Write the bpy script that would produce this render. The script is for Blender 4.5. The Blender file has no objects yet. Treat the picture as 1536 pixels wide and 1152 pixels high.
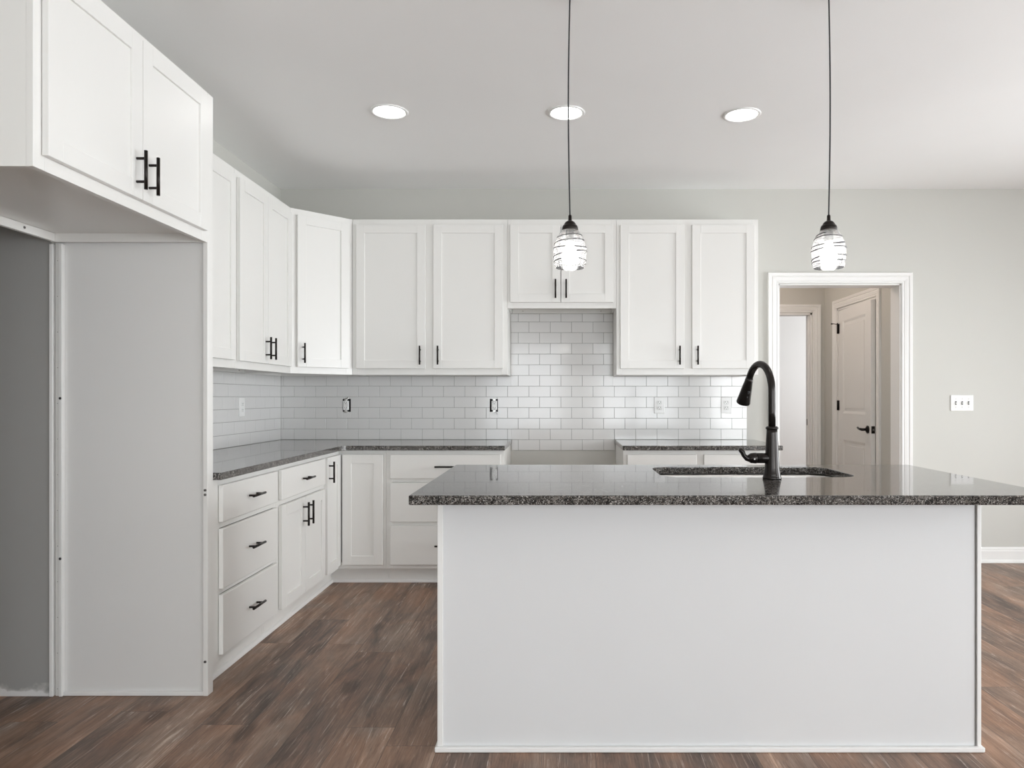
import bpy, bmesh, math, random
from mathutils import Matrix, Vector
random.seed(7)
S = bpy.context.scene
C = S.collection
PI = math.pi

# ------------------------------------------------------------------ camera
F, CX, CY, H = 1066.0, 840.0, 596.0, 1.19       # focal length in pixels of a 1536 wide frame, vanishing point, eye height
cam = bpy.data.objects.new('camera', bpy.data.cameras.new('camera'))
C.objects.link(cam)
cam.location = (0, 0, H)
cam.rotation_euler = (PI/2, 0, 0)
cam.data.sensor_width = 36
cam.data.lens = F/1536*36
cam.data.shift_x = -(CX-768)/1536
cam.data.shift_y = (CY-576)/1536
cam.data.clip_start = .05
S.camera = cam

# ------------------------------------------------------------------ world, lights, exposure
S.view_settings.view_transform = 'Standard'
S.view_settings.look = 'None'
S.view_settings.gamma = 1
S.view_settings.use_curve_mapping = False
S.view_settings.exposure = 0.82
W = bpy.data.worlds.new('sky'); S.world = W; W.use_nodes = True
bg = W.node_tree.nodes['Background']
bg.inputs[0].default_value = (.75, .86, 1, 1); bg.inputs[1].default_value = 1.6
S.cycles.max_bounces = 10
S.cycles.diffuse_bounces = 6
S.cycles.sample_clamp_indirect = 6
S.cycles.caustics_reflective = False
S.cycles.caustics_refractive = False

def area(name, loc, rot, sx, sy, watts, col=(1, 1, 1)):
    l = bpy.data.lights.new(name, 'AREA'); l.shape = 'RECTANGLE'; l.size = sx; l.size_y = sy
    l.energy = watts; l.color = col
    o = bpy.data.objects.new(name, l); C.objects.link(o); o.location = loc; o.rotation_euler = rot
    return o
YF, XR, XL, YB, ZC = -3.6, 5.0, -2.019, 5.13, 2.694      # room: front wall, right wall, left wall, back wall, ceiling
WIN_F = [(-1.5, .1), (.7, 2.3), (2.9, 4.5)]             # windows behind the camera (x ranges), z .5 to 2.3
WIN_R = [(-2.9, -1.0), (-.5, 1.4), (2.5, 4.3)]
WZ = {(2.5, 4.3): (.04, 2.1)}   # the last is a glazed patio door
#           # windows in the right wall (y ranges)
for (a, b), e in zip(WIN_F, (30, 45, 88)):
    area('daylight', ((a+b)/2, YF-.2, 1.35), (PI/2, 0, 0), b-a, 1.8, e, (1, .995, .99))
for (a, b), e in zip(WIN_R, (66, 64, 118)):
    area('daylight', (XR+.2, (a+b)/2, sum(WZ.get((a, b), (.45, 2.25)))/2), (PI/2, 0, PI/2), b-a, 1.8, e, (.985, .99, 1))
area('daylight', (4.5, 8.3, 1.5), (PI/2, 0, PI/2), 1.6, 1.6, 22, (.95, .97, 1))   # window of the room past the hall
hl = bpy.data.lights.new('hall_lamp', 'POINT'); hl.energy = 7; hl.color = (1, .84, .74); hl.shadow_soft_size = .12
ho = bpy.data.objects.new('hall_lamp', hl); C.objects.link(ho); ho.location = (1.55, 6.0, 2.5)

# ------------------------------------------------------------------ materials
def mat(name, col, rough=.5, metal=0, spec=.5, **k):
    m = bpy.data.materials.new(name); m.use_nodes = True
    p = m.node_tree.nodes['Principled BSDF']
    p.inputs['Base Color'].default_value = (*col, 1); p.inputs['Roughness'].default_value = rough
    p.inputs['Metallic'].default_value = metal; p.inputs['Specular IOR Level'].default_value = spec
    for a, b in k.items():
        p.inputs[a.replace('_', ' ')].default_value = b
    return m
def nd(m, t, **k):
    n = m.node_tree.nodes.new(t)
    for a, b in k.items(): setattr(n, a, b)
    return n
def lk(m, a, b): m.node_tree.links.new(a, b)
def paint(name, col, rough, bump=.02, scale=220, mott=.02):
    """painted surface: slight roller texture and a faint uneven tone"""
    m = mat(name, col, rough)
    p = m.node_tree.nodes['Principled BSDF']
    g = nd(m, 'ShaderNodeNewGeometry')
    n = nd(m, 'ShaderNodeTexNoise'); n.inputs['Scale'].default_value = scale; n.inputs['Detail'].default_value = 3
    lk(m, g.outputs['Position'], n.inputs['Vector'])
    b = nd(m, 'ShaderNodeBump'); b.inputs['Strength'].default_value = bump; b.inputs['Distance'].default_value = .002
    lk(m, n.outputs['Fac'], b.inputs['Height']); lk(m, b.outputs['Normal'], p.inputs['Normal'])
    n2 = nd(m, 'ShaderNodeTexNoise'); n2.inputs['Scale'].default_value = 1.7
    lk(m, g.outputs['Position'], n2.inputs['Vector'])
    mx = nd(m, 'ShaderNodeMix', data_type='RGBA')
    mx.inputs[6].default_value = (*[c*(1-mott) for c in col], 1); mx.inputs[7].default_value = (*[min(1, c*(1+mott)) for c in col], 1)
    lk(m, n2.outputs['Fac'], mx.inputs[0]); lk(m, mx.outputs[2], p.inputs['Base Color'])
    return m
M_WALL = paint('wall_paint', (.575, .57, .535), .7, .05)
M_CEIL = paint('ceiling_paint', (.92, .92, .915), .8, .05)
M_WHITE = paint('cabinet_white', (.80, .792, .768), .32, .01)
M_TRIM = paint('trim_white', (.82, .815, .80), .35, .01)
M_PANEL = paint('panel_white', (.70, .705, .71), .45, .03)
M_RAW = paint('raw_panel', (.73, .725, .71), .55, .04)
M_BRONZE = mat('dark_bronze', (.022, .018, .016), .32, .75)
M_FAUCET = mat('oil_rubbed_bronze', (.02, .0165, .015), .25, .6)
M_STEEL = mat('sink_steel', (.62, .61, .59), .28, 1)
M_SCREW = mat('screw_steel', (.25, .24, .23), .35, .9)
M_BLACK = mat('black_plastic', (.012, .013, .016), .5)
M_PLATE = mat('plate_white', (.83, .83, .82), .28)
M_SLOT = mat('slot_dark', (.05, .05, .05), .5)
M_TILE = mat('glazed_tile', (.71, .705, .695), .115, 0, .5)
_p = M_TILE.node_tree.nodes['Principled BSDF']
_g = nd(M_TILE, 'ShaderNodeNewGeometry'); _n = nd(M_TILE, 'ShaderNodeTexNoise'); _n.inputs['Scale'].default_value = 28
_b = nd(M_TILE, 'ShaderNodeBump'); _b.inputs['Strength'].default_value = .06; _b.inputs['Distance'].default_value = .002
lk(M_TILE, _g.outputs['Position'], _n.inputs['Vector']); lk(M_TILE, _n.outputs['Fac'], _b.inputs['Height']); lk(M_TILE, _b.outputs['Normal'], _p.inputs['Normal'])
M_GROUT = mat('grey_grout', (.20, .195, .185), .85)
def emit(name, col, s):
    m = mat(name, col, .4); p = m.node_tree.nodes['Principled BSDF']
    p.inputs['Emission Color'].default_value = (*col, 1); p.inputs['Emission Strength'].default_value = s
    return m
M_LENS = emit('led_lens', (1, .985, .96), 9)
M_BULB = emit('bulb_glow', (1, .97, .93), 18)

def granite():
    m = mat('granite', (.1, .1, .1), .06, 0, .5, Coat_Weight=.35, Coat_Roughness=.02, Coat_IOR=1.5)
    p = m.node_tree.nodes['Principled BSDF']
    g = nd(m, 'ShaderNodeNewGeometry')
    v = nd(m, 'ShaderNodeTexVoronoi'); v.inputs['Scale'].default_value = 150
    n = nd(m, 'ShaderNodeTexNoise'); n.inputs['Scale'].default_value = 60; n.inputs['Detail'].default_value = 4
    ad = nd(m, 'ShaderNodeMix', data_type='RGBA'); ad.inputs[0].default_value = .12
    lk(m, g.outputs['Position'], n.inputs['Vector']); lk(m, g.outputs['Position'], ad.inputs[6]); lk(m, n.outputs['Color'], ad.inputs[7])
    lk(m, ad.outputs[2], v.inputs['Vector'])
    se = nd(m, 'ShaderNodeSeparateColor'); lk(m, v.outputs['Color'], se.inputs[0])
    r = nd(m, 'ShaderNodeValToRGB'); r.color_ramp.interpolation = 'LINEAR'
    e = r.color_ramp.elements
    e[0].position = 0; e[0].color = (.006, .005, .005, 1)
    e[1].position = 1; e[1].color = (.52, .50, .47, 1)
    for pos, c in ((.44, (.008, .007, .007)), (.58, (.06, .053, .048)), (.78, (.16, .145, .13)), (.92, (.32, .30, .28))):
        q = e.new(pos); q.color = (*c, 1)
    lk(m, se.outputs[0], r.inputs[0])
    lk(m, r.outputs[0], p.inputs['Base Color'])
    mr = nd(m, 'ShaderNodeMapRange'); mr.inputs['To Min'].default_value = .03; mr.inputs['To Max'].default_value = .17
    lk(m, se.outputs[1], mr.inputs['Value']); lk(m, mr.outputs[0], p.inputs['Roughness'])
    return m
M_GRAN = granite()

def floor_mat():
    m = mat('vinyl_plank', (.2, .15, .12), .42, 0, .5)
    p = m.node_tree.nodes['Principled BSDF']
    g = nd(m, 'ShaderNodeNewGeometry'); s = nd(m, 'ShaderNodeSeparateXYZ'); lk(m, g.outputs['Position'], s.inputs[0])
    def math_(op, a, bb):
        n = nd(m, 'ShaderNodeMath', operation=op)
        for i, x in enumerate((a, bb)):
            if isinstance(x, (int, float)): n.inputs[i].default_value = x
            else: lk(m, x, n.inputs[i])
        return n.outputs[0]
    def rnd(*v):
        cc = nd(m, 'ShaderNodeCombineXYZ')
        for a_, x in zip('XYZ', v):
            lk(m, x, cc.inputs[a_]) if not isinstance(x, (int, float)) else setattr(cc.inputs[a_], 'default_value', x)
        w = nd(m, 'ShaderNodeTexWhiteNoise', noise_dimensions='3D'); lk(m, cc.outputs[0], w.inputs['Vector']); return w.outputs['Value']
    PW, PL = .178, 1.22
    rx = math_('DIVIDE', math_('ADD', s.outputs['X'], .06), PW); row = math_('FLOOR', rx, 0)
    cy = math_('ADD', math_('DIVIDE', s.outputs['Y'], PL), math_('MULTIPLY', rnd(row, 3.5, 1.5), 9.0)); col_ = math_('FLOOR', cy, 0)
    pid = rnd(row, col_, .5)
    def edge(fr, half):      # 1 at a plank edge
        d = math_('SUBTRACT', math_('FRACT', fr, 0), .5); d = math_('ABSOLUTE', d, 0)
        return math_('GREATER_THAN', d, .5-half)
    seam = math_('MAXIMUM', edge(rx, .0011/PW), edge(cy, .0012/PL))
    off = math_('MULTIPLY', pid, 37.0)
    def noise(sx, sy, det, rough=.6, dist=0.0):
        cc = nd(m, 'ShaderNodeCombineXYZ')
        lk(m, math_('MULTIPLY', s.outputs['Y'], sy), cc.inputs['X']); lk(m, math_('MULTIPLY', s.outputs['X'], sx), cc.inputs['Y']); lk(m, off, cc.inputs['Z'])
        n = nd(m, 'ShaderNodeTexNoise'); n.inputs['Scale'].default_value = 1; n.inputs['Detail'].default_value = det
        n.inputs['Roughness'].default_value = rough; n.inputs['Distortion'].default_value = dist
        lk(m, cc.outputs[0], n.inputs['Vector']); return n.outputs['Fac']
    broad = noise(7, 1.5, 5, .6, 1.4)
    streak = noise(55, 2.4, 8, .75, 1.6)
    fine = noise(260, 14, 4, .8, .5)
    t = math_('ADD', math_('MULTIPLY', broad, .62), math_('MULTIPLY', streak, .38))
    t = math_('ADD', t, math_('MULTIPLY', math_('SUBTRACT', pid, .5), .16))
    r = nd(m, 'ShaderNodeValToRGB'); e = r.color_ramp.elements
    e[0].position = .33; e[0].color = (.070, .045, .034, 1)
    e[1].position = .70; e[1].color = (.56, .43, .35, 1)
    for pos, col in ((.42, (.145, .095, .071)), (.52, (.235, .155, .113)), (.63, (.33, .236, .182))):
        q = e.new(pos); q.color = (*col, 1)
    lk(m, t, r.inputs[0])
    hue = noise(4, 2.2, 3, .6, .8)
    rh = nd(m, 'ShaderNodeValToRGB'); eh = rh.color_ramp.elements
    eh[0].position = .36; eh[0].color = (.92, .95, .97, 1); eh[1].position = .64; eh[1].color = (1.26, 1.06, .91, 1)
    lk(m, hue, rh.inputs[0])
    vk = nd(m, 'ShaderNodeTexVoronoi', distance='EUCLIDEAN'); vk.inputs['Scale'].default_value = 1
    ck = nd(m, 'ShaderNodeCombineXYZ'); lk(m, math_('MULTIPLY', s.outputs['Y'], 1.9), ck.inputs['X']); lk(m, math_('MULTIPLY', s.outputs['X'], 4.1), ck.inputs['Y'])
    lk(m, math_('ADD', math_('MULTIPLY', streak, .22), 0), ck.inputs['Z']); lk(m, ck.outputs[0], vk.inputs['Vector'])
    rk = nd(m, 'ShaderNodeValToRGB'); ek = rk.color_ramp.elements
    ek[0].position = .10; ek[0].color = (.45, .40, .36, 1); ek[1].position = .19; ek[1].color = (1, 1, 1, 1)
    lk(m, vk.outputs['Distance'], rk.inputs[0])
    hm = nd(m, 'ShaderNodeMix', data_type='RGBA', blend_type='MULTIPLY'); hm.inputs[0].default_value = 1
    lk(m, r.outputs[0], hm.inputs[6]); lk(m, rh.outputs[0], hm.inputs[7])
    km = nd(m, 'ShaderNodeMix', data_type='RGBA', blend_type='MULTIPLY'); km.inputs[0].default_value = .85
    lk(m, hm.outputs[2], km.inputs[6]); lk(m, rk.outputs[0], km.inputs[7])
    # pale wire-brushed scratches and dark grain lines
    r2 = nd(m, 'ShaderNodeValToRGB'); r2.color_ramp.elements[0].position = .57; r2.color_ramp.elements[1].position = .68
    lk(m, streak, r2.inputs[0])
    mx = nd(m, 'ShaderNodeMix', data_type='RGBA'); mx.inputs[7].default_value = (.62, .53, .46, 1)
    lk(m, math_('MULTIPLY', r2.outputs[0], .85), mx.inputs[0]); lk(m, km.outputs[2], mx.inputs[6])
    r3 = nd(m, 'ShaderNodeValToRGB'); r3.color_ramp.elements[0].position = .33; r3.color_ramp.elements[0].color = (.55, .52, .5, 1); r3.color_ramp.elements[1].position = .5
    lk(m, fine, r3.inputs[0])
    ml = nd(m, 'ShaderNodeMix', data_type='RGBA', blend_type='MULTIPLY'); ml.inputs[0].default_value = .8
    lk(m, mx.outputs[2], ml.inputs[6]); lk(m, r3.outputs[0], ml.inputs[7])
    # seams
    sm = nd(m, 'ShaderNodeMix', data_type='RGBA'); sm.inputs[7].default_value = (.03, .024, .02, 1)
    lk(m, math_('MULTIPLY', seam, .6), sm.inputs[0]); lk(m, ml.outputs[2], sm.inputs[6])
    lk(m, sm.outputs[2], p.inputs['Base Color'])
    bp = nd(m, 'ShaderNodeBump'); bp.inputs['Strength'].default_value = .25; bp.inputs['Distance'].default_value = .002
    lk(m, math_('ADD', fine, streak), bp.inputs['Height']); lk(m, bp.outputs['Normal'], p.inputs['Normal'])
    return m
M_FLOOR = floor_mat()

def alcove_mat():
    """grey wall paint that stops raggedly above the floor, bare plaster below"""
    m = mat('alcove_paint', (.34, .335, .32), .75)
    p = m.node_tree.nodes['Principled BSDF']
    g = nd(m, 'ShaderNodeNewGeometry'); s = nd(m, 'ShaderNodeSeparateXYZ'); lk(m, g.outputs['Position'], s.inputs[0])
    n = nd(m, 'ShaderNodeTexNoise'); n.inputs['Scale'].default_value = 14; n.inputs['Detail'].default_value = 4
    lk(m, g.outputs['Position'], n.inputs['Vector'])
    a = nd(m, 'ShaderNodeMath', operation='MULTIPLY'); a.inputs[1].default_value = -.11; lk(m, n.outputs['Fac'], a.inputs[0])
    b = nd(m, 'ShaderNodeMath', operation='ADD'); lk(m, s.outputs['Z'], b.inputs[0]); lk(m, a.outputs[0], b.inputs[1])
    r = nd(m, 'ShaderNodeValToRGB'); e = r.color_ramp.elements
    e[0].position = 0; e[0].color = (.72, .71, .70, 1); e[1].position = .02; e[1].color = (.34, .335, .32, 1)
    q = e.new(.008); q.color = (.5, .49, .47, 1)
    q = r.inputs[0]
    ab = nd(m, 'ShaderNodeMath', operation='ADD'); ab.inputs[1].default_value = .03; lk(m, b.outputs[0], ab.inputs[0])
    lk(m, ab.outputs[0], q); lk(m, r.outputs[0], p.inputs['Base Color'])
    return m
M_ALC = alcove_mat()

def shade_glass():
    m = bpy.data.materials.new('clear_glass'); m.use_nodes = True
    nt = m.node_tree; nt.nodes.clear()
    out = nd(m, 'ShaderNodeOutputMaterial'); tr = nd(m, 'ShaderNodeBsdfTransparent'); tr.inputs[0].default_value = (.93, .94, .94, 1)
    gl = nd(m, 'ShaderNodeBsdfGlossy'); gl.inputs['Roughness'].default_value = .06
    tl = nd(m, 'ShaderNodeBsdfTranslucent'); tl.inputs[0].default_value = (.95, .95, .95, 1)
    lw = nd(m, 'ShaderNodeLayerWeight'); lw.inputs[0].default_value = .35
    a = nd(m, 'ShaderNodeMixShader'); b = nd(m, 'ShaderNodeMixShader'); b.inputs[0].default_value = .10
    lk(m, lw.outputs['Fresnel'], a.inputs[0]); lk(m, tr.outputs[0], a.inputs[1]); lk(m, gl.outputs[0], a.inputs[2])
    lk(m, a.outputs[0], b.inputs[1]); lk(m, tl.outputs[0], b.inputs[2]); lk(m, b.outputs[0], out.inputs[0])
    return m
M_GLASS = shade_glass()
M_RIDGE_DARK = mat('ridge_refraction_dark', (.008, .008, .009), .3)  # clear glass ridges, the dark of their refraction painted in as near-black
M_PANE = shade_glass(); M_PANE.name = 'window_pane'

# ------------------------------------------------------------------ mesh helpers
class MB:
    def __init__(s, T=None): s.bm = bmesh.new(); s.T = T
    def _fin(s, vs, mi, smooth=False):
        for f in {f for v in vs for f in v.link_faces}:
            f.material_index = mi; f.smooth = smooth
    def box(s, x0, x1, y0, y1, z0, z1, bev=0, mi=0, R=None):
        m = Matrix.Translation(((x0+x1)/2, (y0+y1)/2, (z0+z1)/2)) @ (R or Matrix()) @ Matrix.Diagonal((abs(x1-x0), abs(y1-y0), abs(z1-z0), 1))
        n0 = len(s.bm.verts)
        r = bmesh.ops.create_cube(s.bm, size=1, matrix=m)
        vs = r['verts']
        if bev:
            es = list({e for v in vs for e in v.link_edges})
            rr = bmesh.ops.bevel(s.bm, geom=es, offset=bev, segments=1, affect='EDGES')
            vs = list({v for f in rr['faces'] for v in f.verts})
        s._fin(vs, mi)
        return s
    def prism(s, pts, z0, z1, mi=0):
        a = [s.bm.verts.new((x, y, z0)) for x, y in pts]; b = [s.bm.verts.new((x, y, z1)) for x, y in pts]
        n = len(pts)
        fs = [s.bm.faces.new(a[::-1]), s.bm.faces.new(b)] + [s.bm.faces.new((a[i], a[(i+1) % n], b[(i+1) % n], b[i])) for i in range(n)]
        for f in fs: f.material_index = mi
        return s
    def tube(s, pts, rad, seg=12, mi=0, cap=True, squash=None):
        """smooth tube through points; rad is a number or a list"""
        pts = [Vector(p) for p in pts]; n = len(pts)
        rs = rad if isinstance(rad, (list, tuple)) else [rad]*n
        rings = []; ref = None
        for i, p in enumerate(pts):
            d = (pts[min(i+1, n-1)]-pts[max(i-1, 0)]).normalized()
            if ref is None:
                ref = Vector((0, 0, 1)) if abs(d.z) < .9 else Vector((1, 0, 0))
            u = (ref - d*ref.dot(d)).normalized(); ref = u; w = d.cross(u)
            rings.append([s.bm.verts.new(p + (u*math.cos(t)+w*math.sin(t)*(squash or 1))*rs[i]) for t in (2*PI*k/seg for k in range(seg))])
        for a, b in zip(rings, rings[1:]):
            for k in range(seg):
                f = s.bm.faces.new((a[k], a[(k+1) % seg], b[(k+1) % seg], b[k])); f.smooth = True; f.material_index = mi
        if cap:
            for r_ in (rings[0][::-1], rings[-1]):
                f = s.bm.faces.new(r_); f.material_index = mi
        return s
    def lathe(s, prof, seg=32, c=(0, 0, 0), mi=0, smooth=True, cap=False):
        """profile of (radius, z) turned about z"""
        rings = []
        for r, z in prof:
            rings.append([s.bm.verts.new((c[0]+max(r, 1e-5)*math.cos(2*PI*k/seg), c[1]+max(r, 1e-5)*math.sin(2*PI*k/seg), c[2]+z)) for k in range(seg)])
        for a, b in zip(rings, rings[1:]):
            for k in range(seg):
                f = s.bm.faces.new((a[k], a[(k+1) % seg], b[(k+1) % seg], b[k])); f.smooth = smooth; f.material_index = mi
        if cap:
            for r_ in (rings[0][::-1], rings[-1]):
                f = s.bm.faces.new(r_); f.material_index = mi
        return s
    def casing(s, x0, x1, zt, y, prof, zb=0):
        """mitred door casing around an opening; faces -y; profile of (distance out from opening, thickness)"""
        rings = []
        for leg in range(4):
            ring = []
            for o, t in prof:
                X = x0-o if leg < 2 else x1+o
                Z = zb if leg in (0, 3) else zt+o
                ring.append(s.bm.verts.new((X, y-t, Z)))
            rings.append(ring)
        n = len(prof)
        for a, b in zip(rings, rings[1:]):
            for k in range(n):
                s.bm.faces.new((a[k], a[(k+1) % n], b[(k+1) % n], b[k]))
        s.bm.faces.new(rings[0]); s.bm.faces.new(rings[3][::-1])
        return s
    def build(s, name, mats, parent=None, loc=None, rz=0, T=None):
        bm = s.bm
        bmesh.ops.remove_doubles(bm, verts=bm.verts, dist=1e-6)
        T = T or s.T
        if T: bmesh.ops.transform(bm, matrix=T, verts=bm.verts)
        bmesh.ops.recalc_face_normals(bm, faces=bm.faces)
        me = bpy.data.meshes.new(name); bm.to_mesh(me); bm.free()
        for m in (mats if isinstance(mats, (list, tuple)) else [mats]): me.materials.append(m)
        o = bpy.data.objects.new(name, me); C.objects.link(o)
        if parent is not None: o.parent = parent
        if loc: o.location = loc
        if rz: o.rotation_euler = (0, 0, rz)
        return o
def tag(o, label, cat, group=None):
    o['label'] = label; o['category'] = cat
    if group: o['group'] = group
    return o
def thing(name, loc, rz, label, cat, group=None):
    o = bpy.data.objects.new(name, None); o.empty_display_size = .1; C.objects.link(o)
    o.location = loc; o.rotation_euler = (0, 0, rz)
    return tag(o, label, cat, group)
def struct(o):
    o['kind'] = 'structure'; return o
def copy_tree(o, parent=None):
    c = o.copy(); C.objects.link(c); c.parent = parent
    for ch in o.children: copy_tree(ch, c)
    return c
def bevel_mod(o, w, seg=2, ang=40):
    m = o.modifiers.new('bevel', 'BEVEL'); m.width = w; m.segments = seg; m.limit_method = 'ANGLE'; m.angle_limit = math.radians(ang)

# ------------------------------------------------------------------ room shell
def panel_with_holes(mb, a0, a1, z0, z1, t0, t1, holes, axis):
    """wall slab split around rectangular holes (a0,a1,z0,z1)"""
    zs = sorted({z0, z1, *[h[2] for h in holes], *[h[3] for h in holes]})
    for za, zb in zip(zs, zs[1:]):
        cuts = sorted((h[0], h[1]) for h in holes if h[2] <= za+1e-6 and h[3] >= zb-1e-6)
        p = a0
        for ca, cb in cuts + [(a1, a1)]:
            if ca > p+1e-6:
                if axis == 'x': mb.box(p, ca, t0, t1, za, zb)
                else: mb.box(t0, t1, p, ca, za, zb)
            p = cb
DOOR = (1.578, 2.459, 0, 2.008)
BOXES = [(-1.538, 1.132), (-.477, 1.132)]                # open outlet boxes in the back wall
box_holes = [(x-.029, x+.029, z-.047, z+.047) for x, z in BOXES]
mb = MB(); mb.box(-2.75, XR+.1, YF-.1, 9.75, -.1, 0); struct(mb.build('floor', M_FLOOR))
mb = MB(); mb.box(-2.75, XR+.1, YF-.1, 9.75, ZC, ZC+.1); struct(mb.build('ceiling', M_CEIL))
mb = MB(); panel_with_holes(mb, XL-.1, XR+.1, 0, ZC, YB, YB+.14, [DOOR]+box_holes, 'x'); struct(mb.build('wall_back', M_WALL))
mb = MB()
mb.box(XL-.12, XL, 2.84, YB, 0, ZC); mb.box(XL-.12, XL, 1.86, 2.83, 1.87, ZC); mb.box(XL-.12, XL, YF, 1.86, 0, ZC)
struct(mb.build('wall_left', M_WALL))
mb = MB()   # recess behind the fridge space
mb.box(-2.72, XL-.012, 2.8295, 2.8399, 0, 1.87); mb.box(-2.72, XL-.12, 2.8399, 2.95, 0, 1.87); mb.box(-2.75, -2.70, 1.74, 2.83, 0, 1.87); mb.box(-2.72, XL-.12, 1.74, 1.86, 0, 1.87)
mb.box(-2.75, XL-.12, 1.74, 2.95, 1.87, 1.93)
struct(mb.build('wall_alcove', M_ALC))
mb = MB(); panel_with_holes(mb, YF, YB, 0, ZC, XR, XR+.12, [(a, b, *WZ.get((a, b), (.45, 2.25))) for a, b in WIN_R], 'y'); struct(mb.build('wall_right', M_WALL))
mb = MB(); panel_with_holes(mb, XL-.1, XR+.1, 0, ZC, YF-.12, YF, [(a, b, .45, 2.25) for a, b in WIN_F], 'x'); struct(mb.build('wall_front', M_WALL))
k = 0
for a, b in WIN_F+WIN_R:
    k += 1; front = k <= 3
    T = Matrix.Translation(((a+b)/2, YF-.06, 0)) if front else Matrix.Translation((XR+.06, (a+b)/2, 0)) @ Matrix.Rotation(PI/2, 4, 'Z')
    w = (b-a)/2; za, zb = WZ.get((a, b), (.45, 2.25))
    mb = MB(T)
    for x in (-w, w-.05): mb.box(x, x+.05, -.04, .04, za, zb, .003)
    for z in (za, (za+zb)/2-.025, zb-.05): mb.box(-w+.05, w-.05, -.03, .03, z, z+.05, .003)
    fr = struct(mb.build('window_%d' % k, M_TRIM))
    mb = MB(T); mb.box(-w+.05, w-.05, -.004, .004, za+.05, zb-.05); mb.build('pane', M_PANE, fr)
# hall and the bright room past it
mb = MB(); mb.box(2.55, 2.67, YB+.14, 5.72, 0, ZC); mb.box(2.55, 2.67, 6.53, 6.85, 0, ZC); mb.box(2.55, 2.67, 5.72, 6.53, 2.0, ZC); struct(mb.build('wall_hall_right', M_WALL))
mb = MB(); mb.box(.88, 1.0, YB+.14, 6.85, 0, ZC); struct(mb.build('wall_hall_left', M_WALL))
mb = MB(); panel_with_holes(mb, .88, 2.67, 0, ZC, 6.85, 6.97, [(1.70, 2.43, 0, 2.003)], 'x'); struct(mb.build('wall_hall_back', M_WALL))
mb = MB(); mb.box(.3, .42, 6.97, 9.6, 0, ZC); mb.box(4.6, 4.72, 6.85, 9.6, 0, ZC); mb.box(2.67, 4.6, 6.85, 6.97, 0, ZC)
mb.box(.3, 4.72, 9.6, 9.72, 0, ZC); mb.box(.3, .88, 6.85, 6.97, 0, ZC)
struct(mb.build('wall_far_room', M_TRIM))
mb = MB(); mb.box(3.4, 3.52, YB+.14, 6.85, 0, ZC); struct(mb.build('wall_closet', M_WALL))

PROF = [(.004, 0), (.004, .010), (.012, .0125), (.018, .0095), (.024, .013), (.046, .0165), (.052, .0125), (.058, .018), (.077, .020), (.080, .016), (.080, 0)]
# trim of the kitchen doorway: casing, jambs
mb = MB()
mb.casing(DOOR[0], DOOR[1], DOOR[3], YB, PROF)
mb.box(DOOR[0]-.0, DOOR[0]+.008, YB, YB+.14, 0, DOOR[3]); mb.box(DOOR[1]-.008, DOOR[1], YB, YB+.14, 0, DOOR[3]); mb.box(DOOR[0], DOOR[1], YB, YB+.14, DOOR[3]-.008, DOOR[3])
struct(mb.build('trim_1', M_TRIM))
# trim of the far doorway at the end of the hall
mb = MB()
mb.casing(1.70, 2.43, 2.003, 6.85, PROF)
mb.box(1.70, 1.718, 6.85, 6.97, 0, 2.003); mb.box(2.412, 2.43, 6.85, 6.97, 0, 2.003); mb.box(1.70, 2.43, 6.85, 6.97, 1.985, 2.003)
mb.box(2.400, 2.412, 6.885, 6.92, 0, 1.985); mb.box(1.718, 1.73, 6.885, 6.92, 0, 1.985)
tr = struct(mb.build('trim_2', M_TRIM))
mb = MB(); mb.box(2.3985, 2.4005, 6.89, 6.915, .92, .98, 0); mb.build('strike_plate', M_SCREW, tr)
# trim of the hall side door (casing faces -x)
T = Matrix.Translation((2.55, 0, 0)) @ Matrix.Rotation(-PI/2, 4, 'Z')      # local x -> -Y, local -y -> -X
mb = MB(T)
mb.casing(-6.53, -5.72, 2.0, 0, PROF)
mb.box(-6.53, -6.515, 0, .12, 0, 2.0); mb.box(-5.735, -5.72, 0, .12, 0, 2.0); mb.box(-6.53, -5.72, 0, .12, 1.985, 2.0)
mb.box(-6.515, -6.503, .045, .08, 0, 1.985); mb.box(-5.747, -5.735, .045, .08, 0, 1.985)
struct(mb.build('trim_3', M_TRIM))
# the side door itself: hinged at the far jamb, a little open
def door_slab(mb, w, h):
    t = .035; rec = .007
    pan = [(.115, w-.115, .2, .80), (.115, w-.115, 1.035, h-.10)]
    panel_with_holes(mb, 0, w, 0, h, -t+rec, 0, [], 'x')
    # raised skin around sunken panels
    mb2 = [(0, w, 0, h)]
    panel_with_holes(mb, 0, w, 0, h, -t, -t+rec, pan, 'x')
    for a, b, c, d in pan:
        # sloping moulding then raised field
        o = [(a, c), (b, c), (b, d), (a, d)]; i_ = [(a+.022, c+.022), (b-.022, c+.022), (b-.022, d-.022), (a+.022, d-.022)]
        vo = [mb.bm.verts.new((x, -t, z)) for x, z in o]; vi = [mb.bm.verts.new((x, -t+rec, z)) for x, z in i_]
        for q in range(4): mb.bm.faces.new((vo[q], vo[(q+1) % 4], vi[(q+1) % 4], vi[q]))
        mb.box(a+.045, b-.045, -t+.002, -t+rec, c+.045, d-.045, .0019)
T2 = Matrix.Translation((2.552, 6.512, .012)) @ Matrix.Rotation(-PI/2-math.radians(3), 4, 'Z') @ Matrix.Translation((0, .035, 0))
mb = MB(T2); door_slab(mb, .772, 1.968)
dr = struct(mb.build('door_1', M_TRIM))
mb = MB(T2)
c = Vector((.71, -.035, .915))
mb.tube([c, c+Vector((0, -.008, 0))], .032, 24); mb.tube([c+Vector((0, -.008, 0)), c+Vector((0, -.02, 0))], [.026, .014], 20)
mb.tube([c+Vector((0, -.018, 0)), c+Vector((0, -.052, 0))], .011, 14)
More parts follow.
